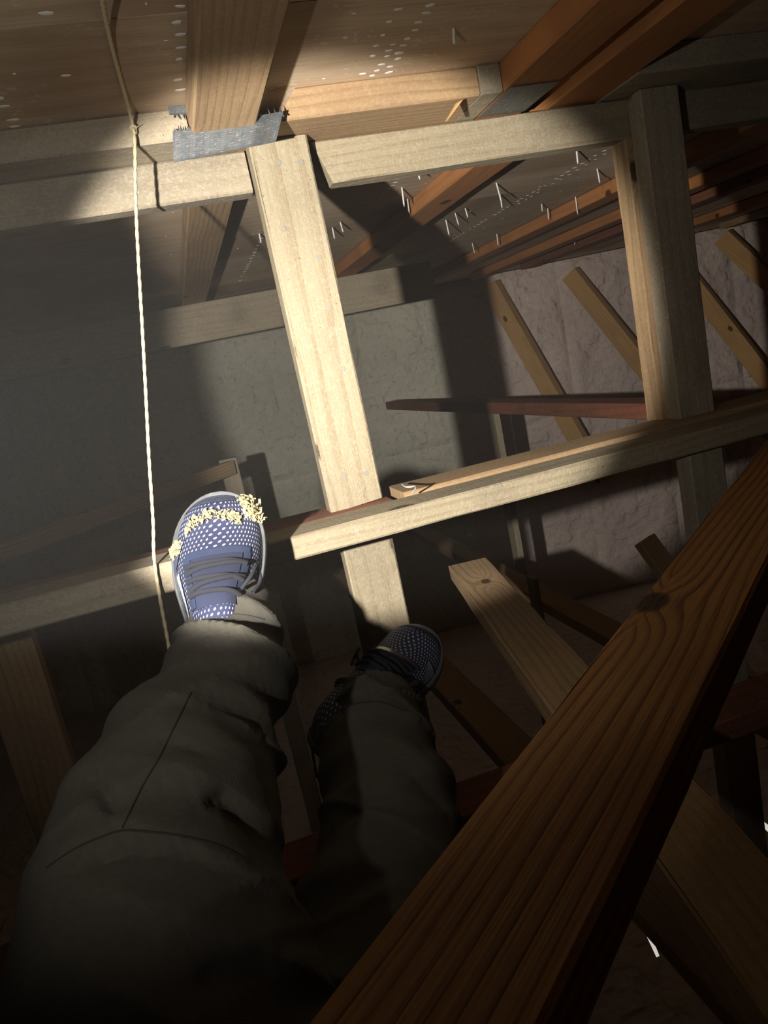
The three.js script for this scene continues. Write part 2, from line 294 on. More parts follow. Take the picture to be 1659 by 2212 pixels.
// ---------------------------------------------------------------- near truss: blocking, top chord, posts
xBoard('blocking', -0.528, 0.106, 0.344, DECK, -1.255, -1.118, M.grey, 'weathered blocking above the chord where the cord is tied', 'timber');
const blk = xBoard('blocking', 0.242, 0.533, 0.344, DECK, -1.255, -1.095, M.tan, 'tan blocking with an angled end beside the bent nail plate', 'timber', { cutA: 0.9 });
const blk2 = xBoard('blocking', 0.535, 0.568, 0.344, DECK, -1.255, -1.09, M.grey, 'short block with a pale splinter beside the short orange rafter', 'timber');
xBoard('blocking', 0.802, 1.423, 0.344, DECK, -1.255, -1.09, M.grey, 'dark blocking above the head of the double post', 'timber');
xBoard('blocking', 1.517, 1.858, 0.344, DECK, -1.255, -1.09, M.grey, 'shaded blocking right of the double post', 'timber');
{ // pale splinter hanging at the joint of the two blocks
  const a = atZ(1001, 214, -1.086), b = atZ(988, 222, -1.086), c = atZ(965, 262, -1.07), g = new THREE.BufferGeometry(), off = new THREE.Vector3(0.002, 0.003, -0.012);
  const v = [a, b, c].flatMap((p) => [p.clone().sub(blk2.position), p.clone().add(off).sub(blk2.position)]);
  const q = blk2.quaternion.clone().invert(); v.forEach((p) => p.applyQuaternion(q));
  const T = [[0, 2, 4], [1, 5, 3], [0, 1, 3], [0, 3, 2], [2, 3, 5], [2, 5, 4], [4, 5, 1], [4, 1, 0]];
  g.setAttribute('position', new THREE.Float32BufferAttribute(T.flat().flatMap((i) => v[i].toArray()), 3)); g.computeVertexNormals();
  const s = mesh('splinter', g, M.cut, blk2); s.userData.label = 'pale wedge-shaped splinter';
}
xBoard('top_chord', -1.1, 0.187, 0.283, 0.343, -1.24, -1.2, M.grey, 'weathered top chord butting the left side of the bright post', 'timber');
xBoard('top_chord', 0.302, 1.9, 0.279, 0.343, -1.24, -1.2, M.pale, 'pale water-stained top chord between the bright post and the double post', 'timber', { cutA: -0.35, rag: 0.001 });
const post = yBoard('truss_post', 0.189, 0.278, -0.221, 0.342, -1.198, -1.16, M.pale, 'brightly lit pale truss post between the two chords', 'post', { cutA: 0.06, rag: 0.0009 });
{ // nail heads on the post
  const hg = new THREE.CylinderGeometry(0.0042, 0.0042, 0.0012, 12).rotateX(Math.PI / 2), hm = new THREE.MeshStandardMaterial({ color: 0x8d867c, roughness: 0.7, metalness: 0.3 });
  const q = post.quaternion.clone().invert();
  for (const [x, y] of [[707, 664], [740, 797], [743, 1027], [790, 1023], [612, 495], [688, 555], [602, 352], [650, 350]]) { const p = atZ(x, y, -1.1597).sub(post.position).applyQuaternion(q), m = mesh('nail_head', hg, hm, post); m.position.copy(p); m.quaternion.copy(q); }
}
yBoard('double_post', 0.850, 0.926, -0.219, 0.342, -1.2, -1.16, M.grey, 'shaded front ply of the double post right of the bright post', 'post', { group: 'plies of the double post' });
yBoard('double_post', 0.839, 0.924, -0.221, 0.279, -1.243, -1.201, M.tan, 'side-lit rear ply of the double post with rough bark edge', 'post', { group: 'plies of the double post', rag: 0.0016 });

// bottom chord pieces
xBoard('bottom_chord', 0.068, 1.9, -0.256, -0.221, -1.128, -1.05, M.pale, 'pale bottom chord under the bright post with a sawn left end', 'timber', { cutA: 0.25, rag: 0.001 });
xBoard('bottom_chord_ply', 0.306, 1.9, -0.25, -0.214, -1.225, -1.13, M.tan, 'tan rear ply of the bottom chord right of the bright post', 'timber');
xBoard('bottom_chord_ply', -1.1, 0.288, -0.253, -0.222, -1.225, -1.13, M.red, 'reddish rear ply of the bottom chord passing behind the lit shoe', 'timber');
xBoard('bottom_chord', -1.1, 0.03, -0.254, -0.211, -1.128, -1.05, M.grey, 'dim bottom chord on which the lit shoe and the rope rest', 'timber');
{ // bent nail at the gap
  const n = mesh('bent_nail', tube([atY(868, 1046, -0.205), atY(884, 1052, -0.19), atY(897, 1050, -0.192), atY(892, 1066, -0.212)], 0.0014, 20, 6), M.nail);
  tag(n, 'bent steel nail at the end of the rear chord ply', 'nail');
}
// verticals below the chord
yBoard('lower_post', 0.202, 0.290, FLOOR, -0.258, -1.238, -1.2, M.pale, 'pale post under the bottom chord beside the dark shoe', 'post');
yBoard('lower_post', -0.43, -0.335, FLOOR, -0.256, -1.378, -1.34, M.tan, 'dim post under the left bottom chord beside the trouser leg', 'post');
yBoard('lower_post', 0.815, 0.885, FLOOR, -0.256, -1.14, -1.10, M.grey, 'dim post under the double post behind the foreground board', 'post');

// ---------------------------------------------------------------- behind the truss
xBoard('far_beam', -2.6, 1.12, 0.2, 0.345, -3.06, -3.0, M.grey, 'wide pale beam across the rafters behind the bright post', 'beam');
yBoard('far_post', 0.095, 0.165, FLOOR, -0.26, -3.06, -3.0, M.grey, 'slim dim post behind the lit shoe', 'post');
board('diagonal_brace', atZ(-60, 1215, -2.15), atZ(500, 1010, -2.97), 0.055, 0.038, EY, M.tan, 'dim brace sloping back from the dark left to the slim post', 'brace');
zBoard('tie_bar', 1.3, 1.39, -0.334, -0.284, -1.6, -4.85, M.red, 'long reddish tie bar running back to the insulated wall', 'timber');
yBoard('prop', 1.302, 1.33, FLOOR, -0.334, -3.12, -3.05, M.pale, 'thin pale prop under the red tie bar', 'post');
const diag = (ax, ay, az, bx, by, bz, label) => board('wall_brace', atZ(ax, ay, az), atZ(bx, by, bz), 0.11, 0.07, new THREE.Vector3(0.5, 0.2, 0.75), M.fresh, label, 'brace', { group: 'diagonal braces against the insulated wall' });
diag(1060, 615, -4.60, 1300, 1040, -4.25, 'diagonal brace on the far wall in the edge of the post shadow');
diag(1232, 590, -4.48, 1460, 880, -4.1, 'lit diagonal brace on the far wall beside the double post');
diag(1480, 590, -4.35, 1720, 900, -3.9, 'dim diagonal brace on the far wall right of the double post');
diag(1560, 510, -4.2, 1760, 700, -3.9, 'darkest diagonal brace on the far wall at the right edge');

// ---------------------------------------------------------------- timbers below and to the right
{
  const dir = new THREE.Vector3(0.18, 0, -1).normalize(), e = V(0.553, -0.52, -1.6), s = e.clone().addScaledVector(dir, -2.1);
  board('ceiling_joist', s, e, 0.092, 0.038, EX, M.tan, 'tan joist with a ragged lit end beyond the big foreground board', 'joist', { rag: 0.0015 });
}
zBoard('ceiling_joist', 1.02, 1.11, -0.96, -0.92, -0.4, -4.4, M.tan, 'deep brown joist crossing under the lit-ended joist', 'joist');
zBoard('ceiling_joist', 0.50, 0.60, -0.98, -0.94, 0.3, -3.4, M.tan, 'dim joist beneath the dark shoe', 'joist');
xBoard('ceiling_joist', -2.4, 3.2, -0.7, -0.662, -1.02, -0.93, M.red, 'dim reddish joist crossing under both legs', 'joist');
{ const a = atZ(1392, 1165, -1.9), b = atZ(1520, 1345, -1.78), k = (a.y - (FLOOR + H)) / (a.y - b.y); board('web', a, a.clone().lerp(b, k), 0.06, 0.04, EX, M.tan, 'slanting web with a lit end under the double post', 'timber'); }
yBoard('stub', 0.865, 0.882, FLOOR, -0.72, -2.0, -1.95, M.pale, 'short pale stub beside the lit-ended joist', 'timber');
{ // big board across the foreground
  const u = new THREE.Vector3(0.775, 0, -0.632), n = new THREE.Vector3(0.632, 0, 0.775);
  const base = V(0, -0.2785, 0).addScaledVector(n, -0.1755);
  board('foreground_board', base.clone().addScaledVector(u, -0.08), base.clone().addScaledVector(u, 1.9), 0.09, 0.038, n, M.grain, 'large orange-brown board with strong grain crossing in front of the legs', 'timber', { seed: 41 });
}

// ---------------------------------------------------------------- steel nail plates
function platePiece(name, corners, z0, bend, label, teethTop) {
  const [a, b, c, d] = corners, nx = 24, ny = 8, pos = [], uv = [], idx = [];
  const P = (s, t) => {
    const x = lerp(lerp(a[0], b[0], s), lerp(d[0], c[0], s), t), y = lerp(lerp(a[1], b[1], s), lerp(d[1], c[1], s), t);
    return atZ(x, y, z0 + bend(s, t));
  };
  const o = P(0.5, 0.5), th = 0.0012;
  for (const k of [0, 1]) for (let j = 0; j <= ny; j++) for (let i = 0; i <= nx; i++) { const p = P(i / nx, j / ny).sub(o); p.z -= k * th; pos.push(p.x, p.y, p.z); uv.push(i / nx, j / ny); }
  const N = (nx + 1) * (ny + 1), q = (i, j, k) => k * N + j * (nx + 1) + i;
  for (let j = 0; j < ny; j++) for (let i = 0; i < nx; i++) { idx.push(q(i, j, 0), q(i, j + 1, 0), q(i + 1, j, 0), q(i + 1, j, 0), q(i, j + 1, 0), q(i + 1, j + 1, 0)); idx.push(q(i, j, 1), q(i + 1, j, 1), q(i, j + 1, 1), q(i + 1, j, 1), q(i + 1, j + 1, 1), q(i, j + 1, 1)); }
  for (let i = 0; i < nx; i++) for (const j of [0, ny]) idx.push(q(i, j, 0), q(i + 1, j, 0), q(i, j, 1), q(i + 1, j, 0), q(i + 1, j, 1), q(i, j, 1));
  for (let j = 0; j < ny; j++) for (const i of [0, nx]) idx.push(q(i, j, 0), q(i, j, 1), q(i, j + 1, 0), q(i, j + 1, 0), q(i, j, 1), q(i, j + 1, 1));
  const g = new THREE.BufferGeometry(); g.setAttribute('position', new THREE.Float32BufferAttribute(pos, 3)); g.setAttribute('uv', new THREE.Float32BufferAttribute(uv, 2)); g.setIndex(idx); g.computeVertexNormals();
  const G = groupAt(name, o, label, 'nail plate'); mesh('plate', g, M.plate, G);
  const tg = new THREE.ConeGeometry(0.0016, 0.011, 4);
  for (const [s, t, l] of teethTop) { const m = mesh('tooth', tg, M.plate, G); m.position.copy(P(s, t).sub(o)).add(new THREE.Vector3(0, 0.003 * l, -0.003)); m.scale.y = l; m.rotation.set(-0.5 + (hash(s * 99 | 0, 3, 2) - 0.5), 0, (hash(s * 77 | 0, 5, 2) - 0.5) * 0.6); }
  return G;
}
platePiece('nail_plate', [[373, 284], [612, 240], [596, 306], [375, 351]], -1.104, (s) => 0.035 * smooth(0.72, 1, s), 'bent grey toothed nail plate hanging below the tan rafter', [[0.02, 0, 0.8], [0.06, 0, 1], [0.1, 0, 0.8], [0.14, 0, 0.9], [0.19, 0, 1.1], [0.23, 0, 0.7], [0.5, 0, 0.4], [0.62, 0, 0.4], [0.7, 0, 0.4], [0.8, 0, 0.9], [0.88, 0, 1.1], [0.93, 0, 1], [0.98, 0, 1.3], [1, 0.12, 1]]);
platePiece('nail_plate', [[360, 216], [416, 210], [416, 246], [366, 248]], -1.11, () => 0, 'small toothed end of nail plate beside the tan rafter', [[0.2, 1, -0.8], [0.4, 1, -1], [0.6, 1, -0.9], [0.8, 1, -1], [0.3, 0.5, -0.8], [0.5, 0.5, -0.8], [0.9, 0.4, -0.9]]);
{
  const pl = groupAt('nail_plate', V(0.617, RB - 0.001, -1.14), 'dark nail plate on the underside of the short orange rafter', 'nail plate');
  const g = new THREE.BoxGeometry(0.082, 0.0014, 0.12); mesh('plate', g, M.plate, pl);
}

// ---------------------------------------------------------------- cord
{
  const up = [atZ(214, -60, -0.7), atZ(222, 0, -0.78), atZ(236, 75, -0.88), atZ(256, 155, -0.98), atZ(276, 228, -1.07), atZ(288, 276, -1.108)];
  const dn = [atZ(291, 300, -1.106), atZ(293, 420, -1.09), atZ(299, 560, -1.08), atZ(307, 700, -1.07), atZ(315, 850, -1.06), atZ(322, 990, -1.05), atZ(331, 1130, -1.045), atZ(333, 1205, -1.042), atZ(345, 1290, -1.03), atZ(360, 1370, -1.0), atZ(376, 1460, -0.96), atZ(400, 1580, -0.93)];
  const c = groupAt('cord', up[5].clone(), 'thin pale cord knotted to the blocking and hanging past the chord', 'cord'), rel = (a) => a.map((p) => p.clone().sub(c.position));
  const strand = (pts, n) => {   // two twisted yarns
    const cv = new THREE.CatmullRomCurve3(rel(pts)), L = cv.getLength(), gs = [];
    for (const s of [0, 1]) {
      const q = []; for (let i = 0; i <= n; i++) { const t = i / n, p = cv.getPointAt(t), a = t * L / 0.016 * Math.PI + s * Math.PI; q.push(p.add(new THREE.Vector3(Math.cos(a) * 0.0006, 0, Math.sin(a) * 0.0006))); }
      gs.push(new THREE.TubeGeometry(new THREE.CatmullRomCurve3(q), n * 2, 0.0020, 6, false));
    }
    return mergeGeometries(gs);
  };
  mesh('cord_strand', strand([...up, ...dn], 260), M.rope, c);
  const kg = mergeGeometries([new THREE.TorusGeometry(0.0035, 0.0018, 6, 14).rotateX(1.2), new THREE.TorusGeometry(0.003, 0.0018, 6, 14).rotateY(1.1).translate(0.001, -0.004, 0), new THREE.ConeGeometry(0.0009, 0.012, 5).rotateZ(-1.2).translate(0.008, 0.001, 0.001)]);
  mesh('knot', kg, M.rope, c);
}

// ---------------------------------------------------------------- the person: trousers and worn shoes
const person = groupAt('person', V(-0.08, -0.62, -0.3), 'seated person in olive work trousers and navy running shoes, legs stretched forward', 'person');
{
  // leg centre lines with radii; the trousers are one surface
  const px = (a) => a.map(([x, y, d, r]) => ({ p: atD(x, y, d), r }));
  const left = px([[512, 1290, 0.925, 0.046], [500, 1390, 0.86, 0.050], [478, 1490, 0.80, 0.062], [418, 1630, 0.735, 0.077], [366, 1770, 0.675, 0.089], [346, 1910, 0.62, 0.094], [348, 2060, 0.57, 0.102], [360, 2260, 0.52, 0.112], [430, 2700, 0.45, 0.12]]);
  const right = px([[822, 1490, 1.11, 0.052], [803, 1570, 1.05, 0.062], [800, 1640, 1.0, 0.067], [835, 1720, 0.95, 0.076], [846, 1800, 0.90, 0.079], [842, 1910, 0.84, 0.083], [800, 2060, 0.76, 0.094], [720, 2450, 0.62, 0.12]]);
  const pelvis = [{ p: V(-0.10, -0.52, -0.36), r: 0.125 }, { p: V(-0.09, -0.53, -0.2), r: 0.125 }, { p: V(-0.08, -0.50, -0.08), r: 0.12 }];
  const lo = new THREE.Vector3(-0.36, H - 0.76, -1.32), hi = new THREE.Vector3(0.36, H - 0.14, 0.2);
  const N = 236, mc = new MarchingCubes(N, M.trouser, false, false, 900000);
  const ab = new THREE.Vector3(), ap = new THREE.Vector3();
  const chains = [left, right, pelvis].map((c) => c.slice(1).map((b, i) => { const a = c[i], d = b.p.clone().sub(a.p), l2 = d.lengthSq(); return { ax: a.p.x, ay: a.p.y, az: a.p.z, dx: d.x, dy: d.y, dz: d.z, l2, ra: a.r, rb: b.r }; }));
  const hem = [left, right].map((c) => ({ o: c[0].p.clone().lerp(c[1].p, 0.16), n: c[0].p.clone().sub(c[1].p).normalize() }));
  const axis = hem.map((h) => h.n);
  const chainD = (segs, x, y, z) => { let best = 9, s = 0; for (let i = 0; i < segs.length; i++) { const g = segs[i], px_ = x - g.ax, py_ = y - g.ay, pz_ = z - g.az, t = clamp((px_ * g.dx + py_ * g.dy + pz_ * g.dz) / g.l2), d = Math.sqrt((px_ - g.dx * t) ** 2 + (py_ - g.dy * t) ** 2 + (pz_ - g.dz * t) ** 2) - lerp(g.ra, g.rb, t); if (i === 0) { best = d; s = t; } else { const h = Math.max(0.02 - Math.abs(best - d), 0) / 0.02; const m = Math.min(best, d) - h * h * 0.005; if (d < best) s = i + t; best = m; } } return [best, s]; };
  const smin = (a, b, k) => { const h = Math.max(k - Math.abs(a - b), 0) / k; return Math.min(a, b) - h * h * k * 0.25; };
  // folds that can be told apart on the cloth: [points through which they run, width, height (minus: a valley)]
  const hit = (x, y) => { const c = [0, 1]; let d = 0.3; for (let i = 0; i < 80; i++) { const q = atD(x, y, d), e = Math.min(chainD(chains[0], q.x, q.y, q.z)[0], chainD(chains[1], q.x, q.y, q.z)[0]); if (e < 0.0005) break; d += e * 0.9; } return atD(x, y, d); };
  const folds = [
    [[[425, 1485], [470, 1482], [530, 1497], [575, 1530], [590, 1580]], 0.016, 0.014], [[[440, 1520], [490, 1525], [540, 1545], [572, 1590]], 0.013, -0.022],
    [[[395, 1430], [440, 1420], [520, 1440], [590, 1440]], 0.014, 0.007], [[[405, 1385], [470, 1390], [560, 1375]], 0.012, -0.006],
    [[[205, 1690], [240, 1735], [262, 1790]], 0.011, -0.014], [[[225, 1670], [265, 1710], [285, 1760]], 0.014, 0.010],
    [[[330, 1690], [410, 1670], [500, 1690], [570, 1760]], 0.022, 0.011], [[[420, 1740], [480, 1730], [540, 1780], [570, 1850]], 0.016, -0.016], [[[340, 1780], [420, 1730], [470, 1700]], 0.014, 0.010],
    [[[100, 1880], [170, 1830], [260, 1800], [400, 1805], [520, 1850], [590, 1900]], 0.02, 0.010], [[[120, 1930], [260, 1850], [400, 1850], [540, 1900]], 0.018, -0.007],
    [[[380, 1560], [440, 1580], [520, 1640], [580, 1690]], 0.018, 0.010], [[[360, 1610], [440, 1640], [520, 1700]], 0.014, -0.008],
    [[[150, 2050], [300, 2000], [450, 1960], [580, 1990]], 0.025, 0.010], [[[400, 2140], [500, 2090], [600, 2080]], 0.02, -0.012],
    [[[700, 1590], [760, 1545], [830, 1525], [890, 1535]], 0.013, 0.012], [[[715, 1540], [780, 1508], [840, 1498]], 0.010, -0.010],
    [[[735, 1640], [800, 1600], [870, 1610], [905, 1640]], 0.015, 0.008], [[[900, 1640], [930, 1668], [970, 1690]], 0.016, 0.014], [[[880, 1670], [930, 1710], [970, 1760]], 0.014, -0.010],
    [[[710, 1760], [770, 1700], [830, 1690]], 0.016, 0.010], [[[720, 1800], [780, 1750], [850, 1740]], 0.014, -0.010], [[[730, 1880], [800, 1830], [900, 1830]], 0.018, 0.010], [[[740, 1940], [820, 1890], [900, 1890]], 0.016, -0.010],
  ].map(([pts, w, h]) => { const q = pts.map(([x, y]) => hit(x, y)), segs = q.slice(1).map((b, i) => ({ a: q[i], d: b.clone().sub(q[i]), l2: b.distanceToSquared(q[i]) })), box = new THREE.Box3().setFromPoints(q).expandByScalar(w * 3); return { segs, w, h, box }; });
  const foldAt = (x, y, z) => { let s = 0; for (const f of folds) { const b = f.box; if (x < b.min.x || x > b.max.x || y < b.min.y || y > b.max.y || z < b.min.z || z > b.max.z) continue; let m = 9, tt = 0; f.segs.forEach((g, i) => { const px_ = x - g.a.x, py_ = y - g.a.y, pz_ = z - g.a.z, t = clamp((px_ * g.d.x + py_ * g.d.y + pz_ * g.d.z) / g.l2), d = (px_ - g.d.x * t) ** 2 + (py_ - g.d.y * t) ** 2 + (pz_ - g.d.z * t) ** 2; if (d < m) { m = d; tt = (i + t) / f.segs.length; } }); s += f.h * Math.exp(-1.3 * Math.sqrt(m) / f.w) * (0.35 + 0.65 * Math.sin(Math.PI * clamp(tt, 0.05, 0.95))); } return s; };
  const ridge = (x, y, z, k) => { const n = Math.abs(noise3(x, y, z, k) - 0.5) * 2; return (1 - Math.min(1, n * 1.25)) ** 2; };
  const mid = lo.clone().add(hi).multiplyScalar(0.5), half = hi.clone().sub(lo).multiplyScalar(0.5), hs = N / 2;
  for (let k = 0; k < N; k++) for (let j = 0; j < N; j++) for (let i = 0; i < N; i++) {
    const x = mid.x + (i - hs) / hs * half.x, y = mid.y + (j - hs) / hs * half.y, z = mid.z + (k - hs) / hs * half.z;
    let d = 9;
    for (let c = 0; c < 3; c++) {
      let [e, s] = chainD(chains[c], x, y, z);
      if (e < 0.05 && c < 2) {
        const n = axis[c], al = x * n.x + y * n.y + z * n.z;
        // slack cloth: folds run round the leg and slant across it
        const f1 = ridge(al * 15 + x * 9 + y * 4, x * 2.6, y * 2.6 + al * 1.5, 20 + c), f2 = ridge(al * 26 - x * 15 + y * 8, x * 5, y * 5 + al * 2, 30 + c);
        const gather = c === 0 ? 0.6 + 0.9 * Math.exp(-((s - 2.0) ** 2) / 0.9) : 0.7 + 0.8 * Math.exp(-((s - 1.2) ** 2) / 1.4);
        e -= (f1 * 0.012 + f2 * 0.006 - 0.004) * gather * smooth(0.05, 0.5, s) + foldAt(x, y, z);
      }
      if (c < 2) { const h = hem[c], pl = (x - h.o.x) * h.n.x + (y - h.o.y) * h.n.y + (z - h.o.z) * h.n.z; e = Math.max(e, pl); }
      d = c === 0 ? e : smin(d, e, c === 2 ? 0.06 : 0.03);
    }
    mc.field[k * N * N + j * N + i] = -d;
  }
  mc.isolation = 0; mc.update();
  const pa = mc.positionArray.slice(0, mc.count * 3), g0 = new THREE.BufferGeometry();
  for (let i = 0; i < mc.count; i++) { pa[i * 3] = mid.x + pa[i * 3] * half.x - person.position.x; pa[i * 3 + 1] = mid.y + pa[i * 3 + 1] * half.y - person.position.y; pa[i * 3 + 2] = mid.z + pa[i * 3 + 2] * half.z - person.position.z; }
  g0.setAttribute('position', new THREE.BufferAttribute(pa, 3));
  const g = mergeVertices(g0, 1e-4); g.computeVertexNormals();
  const p = g.attributes.position, uv = new Float32Array(p.count * 2); for (let i = 0; i < p.count; i++) { uv[i * 2] = p.getX(i) + p.getY(i) * 0.4; uv[i * 2 + 1] = p.getZ(i) + p.getY(i) * 0.7; }
  g.setAttribute('uv', new THREE.BufferAttribute(uv, 2));
  const tr = mesh('trousers', g, M.trouser, person); tr.userData.label = 'olive-grey work trousers with deep folds';
  console.log('trousers', mc.count / 3);

  // seams and hem stitching, laid on the cloth
  person.updateMatrixWorld(true);
  const rc = new THREE.Raycaster(), seamM = new THREE.MeshStandardMaterial({ color: 0x2c2a24, roughness: 1 });
  for (const pts of [[[412, 1497], [395, 1532], [372, 1580], [345, 1635], [310, 1695], [285, 1745], [264, 1790]], [[100, 1875], [160, 1835], [210, 1812], [262, 1795], [320, 1797], [390, 1806], [470, 1826], [545, 1865]], [[438, 1338], [470, 1330], [520, 1328], [570, 1338]], [[722, 1545], [765, 1522], [820, 1516], [878, 1536]]]) {
    const q = [], fine = new THREE.CatmullRomCurve3(pts.map(([x, y]) => new THREE.Vector3(x, y, 0))).getPoints(pts.length * 9); for (const { x, y } of fine) { rc.set(camera.position, ray(x, y).normalize()); const h = rc.intersectObject(tr)[0]; if (h) q.push(h.point.sub(person.position)); }
    if (q.length > 2) mesh('seam', tube(q, 0.0010, 120, 5), seamM, person);
  }

  // -------- running shoe, toe along -z, x to the wearer's right, y up
  const tbl = (a) => (t) => { t = clamp(t) * (a.length - 1); const i = Math.min(a.length - 2, Math.floor(t)), f = t - i, p0 = a[Math.max(0, i - 1)], p1 = a[i], p2 = a[i + 1], p3 = a[Math.min(a.length - 1, i + 2)]; return p1 + 0.5 * f * (p2 - p0 + f * (2 * p0 - 5 * p1 + 4 * p2 - p3 + f * (3 * (p1 - p2) + p3 - p0))); };
  const SL = 0.298;
  const holes = dataTex(256, 256, (u, v) => {
    const r = Math.floor(v * 4), fx = ((u * 4 + (r % 2) * 0.5) % 1) - 0.5, fy = ((v * 4) % 1) - 0.5, rx = fx * 0.9 + fy * 0.35, ry = fy - fx * 0.2;
    const e = Math.hypot(rx / 0.2, ry / 0.36), n = noise2(u * 64, v * 64, 64, 64, 140);
    return mixc(mixc(rgb(52, 57, 88), rgb(38, 42, 68), n), rgb(176, 180, 188), 1 - smooth(0.75, 1.05, e));
  }, true, 1 / 0.023, 1 / 0.027);
  const hbump = dataTex(128, 128, (u, v) => { const r = Math.floor(v * 4), fx = ((u * 4 + (r % 2) * 0.5) % 1) - 0.5, fy = ((v * 4) % 1) - 0.5, t = smooth(0.7, 1.1, Math.hypot((fx * 0.9 + fy * 0.35) / 0.2, (fy - fx * 0.2) / 0.36)); return [t, t, t]; }, false, 1 / 0.023, 1 / 0.027);
  const knit = dataTex(256, 256, (u, v) => mixc(mixc(rgb(66, 72, 96), rgb(48, 53, 76), noise2(u * 80, v * 80, 80, 80, 141)), rgb(124, 121, 114), smooth(0.55, 0.9, noise2(u * 30, v * 30, 30, 30, 142) * 0.6 + noise2(u * 120, v * 120, 120, 120, 143) * 0.4) * 0.7), true, 1 / 0.06, 1 / 0.06);
  const rub = dataTex(256, 256, (u, v) => mixc(rgb(104, 106, 106), rgb(76, 78, 82), noise2(u * 12, v * 12, 12, 12, 144) * 0.6 + noise2(u * 90, v * 90, 90, 90, 145) * 0.4), true, 1 / 0.1, 1 / 0.1);
  const S = {
    mesh: new THREE.MeshStandardMaterial({ map: holes, bumpMap: hbump, bumpScale: 0.0008, roughness: 0.75 }),
    knit: new THREE.MeshStandardMaterial({ map: knit, roughness: 0.9 }),
    rubber: new THREE.MeshStandardMaterial({ map: rub, roughness: 0.7 }),
    film: new THREE.MeshPhysicalMaterial({ color: 0x38425a, roughness: 0.3, clearcoat: 0.5 }),
    mark: new THREE.MeshStandardMaterial({ color: 0xa8abb0, roughness: 0.45 }),
    grid: new THREE.MeshStandardMaterial({ color: 0x3a3f55, roughness: 0.7 }),
    lace: new THREE.MeshStandardMaterial({ color: 0x1d1e26, roughness: 0.95 }),
    tongue: new THREE.MeshStandardMaterial({ color: 0x262b42, roughness: 0.85 }),
  };
  function makeShoe(side, label) {   // side -1: left shoe (big toe towards +x)
    const G = new THREE.Group(); G.userData.label = label;
    const rnd_ = (t) => Math.sqrt(Math.max(0, 1 - clamp((t - 0.74) / 0.26) ** 2.3)) * Math.sqrt(Math.max(0, 1 - clamp((0.1 - t) / 0.1) ** 2.3));
    const wa = tbl([0.036, 0.038, 0.040, 0.040, 0.043, 0.050, 0.057, 0.060, 0.060, 0.058, 0.054]), wb = tbl([0.036, 0.037, 0.038, 0.036, 0.036, 0.043, 0.050, 0.054, 0.055, 0.054, 0.052]), wO = (t) => Math.max(0.002, wa(t) * rnd_(t)), wI = (t) => Math.max(0.002, wb(t) * rnd_(t));
    const mid_ = (t) => 0.008 * smooth(0.3, 1, t), h = tbl([0.070, 0.088, 0.092, 0.095, 0.090, 0.079, 0.066, 0.056, 0.050, 0.042, 0.018]);
    const base = (t) => 0.020 + 0.020 * smooth(0.72, 1.0, t) ** 1.4, zz = (t) => -t * SL;
    const surf = (t, th, off = 0) => {   // th: 0 outer side over the top to PI inner side
      const c = Math.cos(th), s = Math.sin(th), w = c > 0 ? wO(t) : wI(t), e = 0.72, sx = Math.sign(c) * Math.abs(c) ** e, sy = Math.abs(s) ** 0.9;
      const x = -(sx * (w - 0.003 + off)), y = base(t) + (h(t) - 0.02) * sy + off * s;
      return new THREE.Vector3((x + mid_(t)) * -side, y, zz(t));
    };
    const sheet = (fn, nu, nv, su = 1) => {
      const pos = [], uv = [], idx = [];
      for (let j = 0; j <= nv; j++) for (let i = 0; i <= nu; i++) { const q = fn(i / nu, j / nv); pos.push(q.x, q.y, q.z); uv.push(j / nv * 0.165, q.z); }
      for (let j = 0; j < nv; j++) for (let i = 0; i < nu; i++) { const a = j * (nu + 1) + i; idx.push(a, a + 1, a + nu + 1, a + 1, a + nu + 2, a + nu + 1); }
      const g = new THREE.BufferGeometry(); g.setAttribute('position', new THREE.Float32BufferAttribute(pos, 3)); g.setAttribute('uv', new THREE.Float32BufferAttribute(uv, 2)); g.setIndex(idx); g.computeVertexNormals(); return g;
    };
    mesh('upper', sheet((a, b) => surf(a * 0.999, b * Math.PI), 48, 28), S.mesh, G);
    // sole: stacked outlines with a bulging foxing that climbs over the toe
    const ring = [], K = 72;
    for (let i = 0; i < K; i++) { const a = i / K; const t = a < 0.5 ? a * 2 : 2 - a * 2, tt = (1 - Math.cos(Math.PI * t)) / 2; ring.push([tt, a < 0.5 ? 1 : -1]); }
    const lay = [[0.86, 0], [0.97, 0.002], [1.03, 0.010], [1.055, 0.018], [1.04, 0.024], [0.985, 0.027], [0.9, 0.016]];
    const sp = [], su = [], si = [];
    lay.forEach(([sc, y], l) => ring.forEach(([t, sd]) => { const w = sd > 0 ? wO(t) : wI(t), rock = 0.012 * smooth(0.72, 1, t) ** 2, y2 = y + rock + (l >= 3 && l < 6 ? 0.007 * smooth(0.62, 0.95, t) * (l - 2) / 3 : 0); const x = (-(sd * w * sc) + mid_(t)) * -side, z = zz(0.5) + (zz(t) - zz(0.5)) * (sc * 0.5 + 0.5); sp.push(x, y2, z); su.push(x, z + y2); }));
    for (let l = 0; l < lay.length - 1; l++) for (let i = 0; i < K; i++) { const a = l * K + i, b = l * K + (i + 1) % K; si.push(a, b, a + K, b, b + K, a + K); }
    for (let i = 1; i < K - 1; i++) { si.push(0, i + 1, i); const o = (lay.length - 1) * K; si.push(o, o + i, o + i + 1); }
    const sg = new THREE.BufferGeometry(); sg.setAttribute('position', new THREE.Float32BufferAttribute(sp, 3)); sg.setAttribute('uv', new THREE.Float32BufferAttribute(su, 2)); sg.setIndex(si); sg.computeVertexNormals();
    const sole = mesh('sole', sg, S.rubber, G); sole.userData.label = 'dusty grey rubber sole';
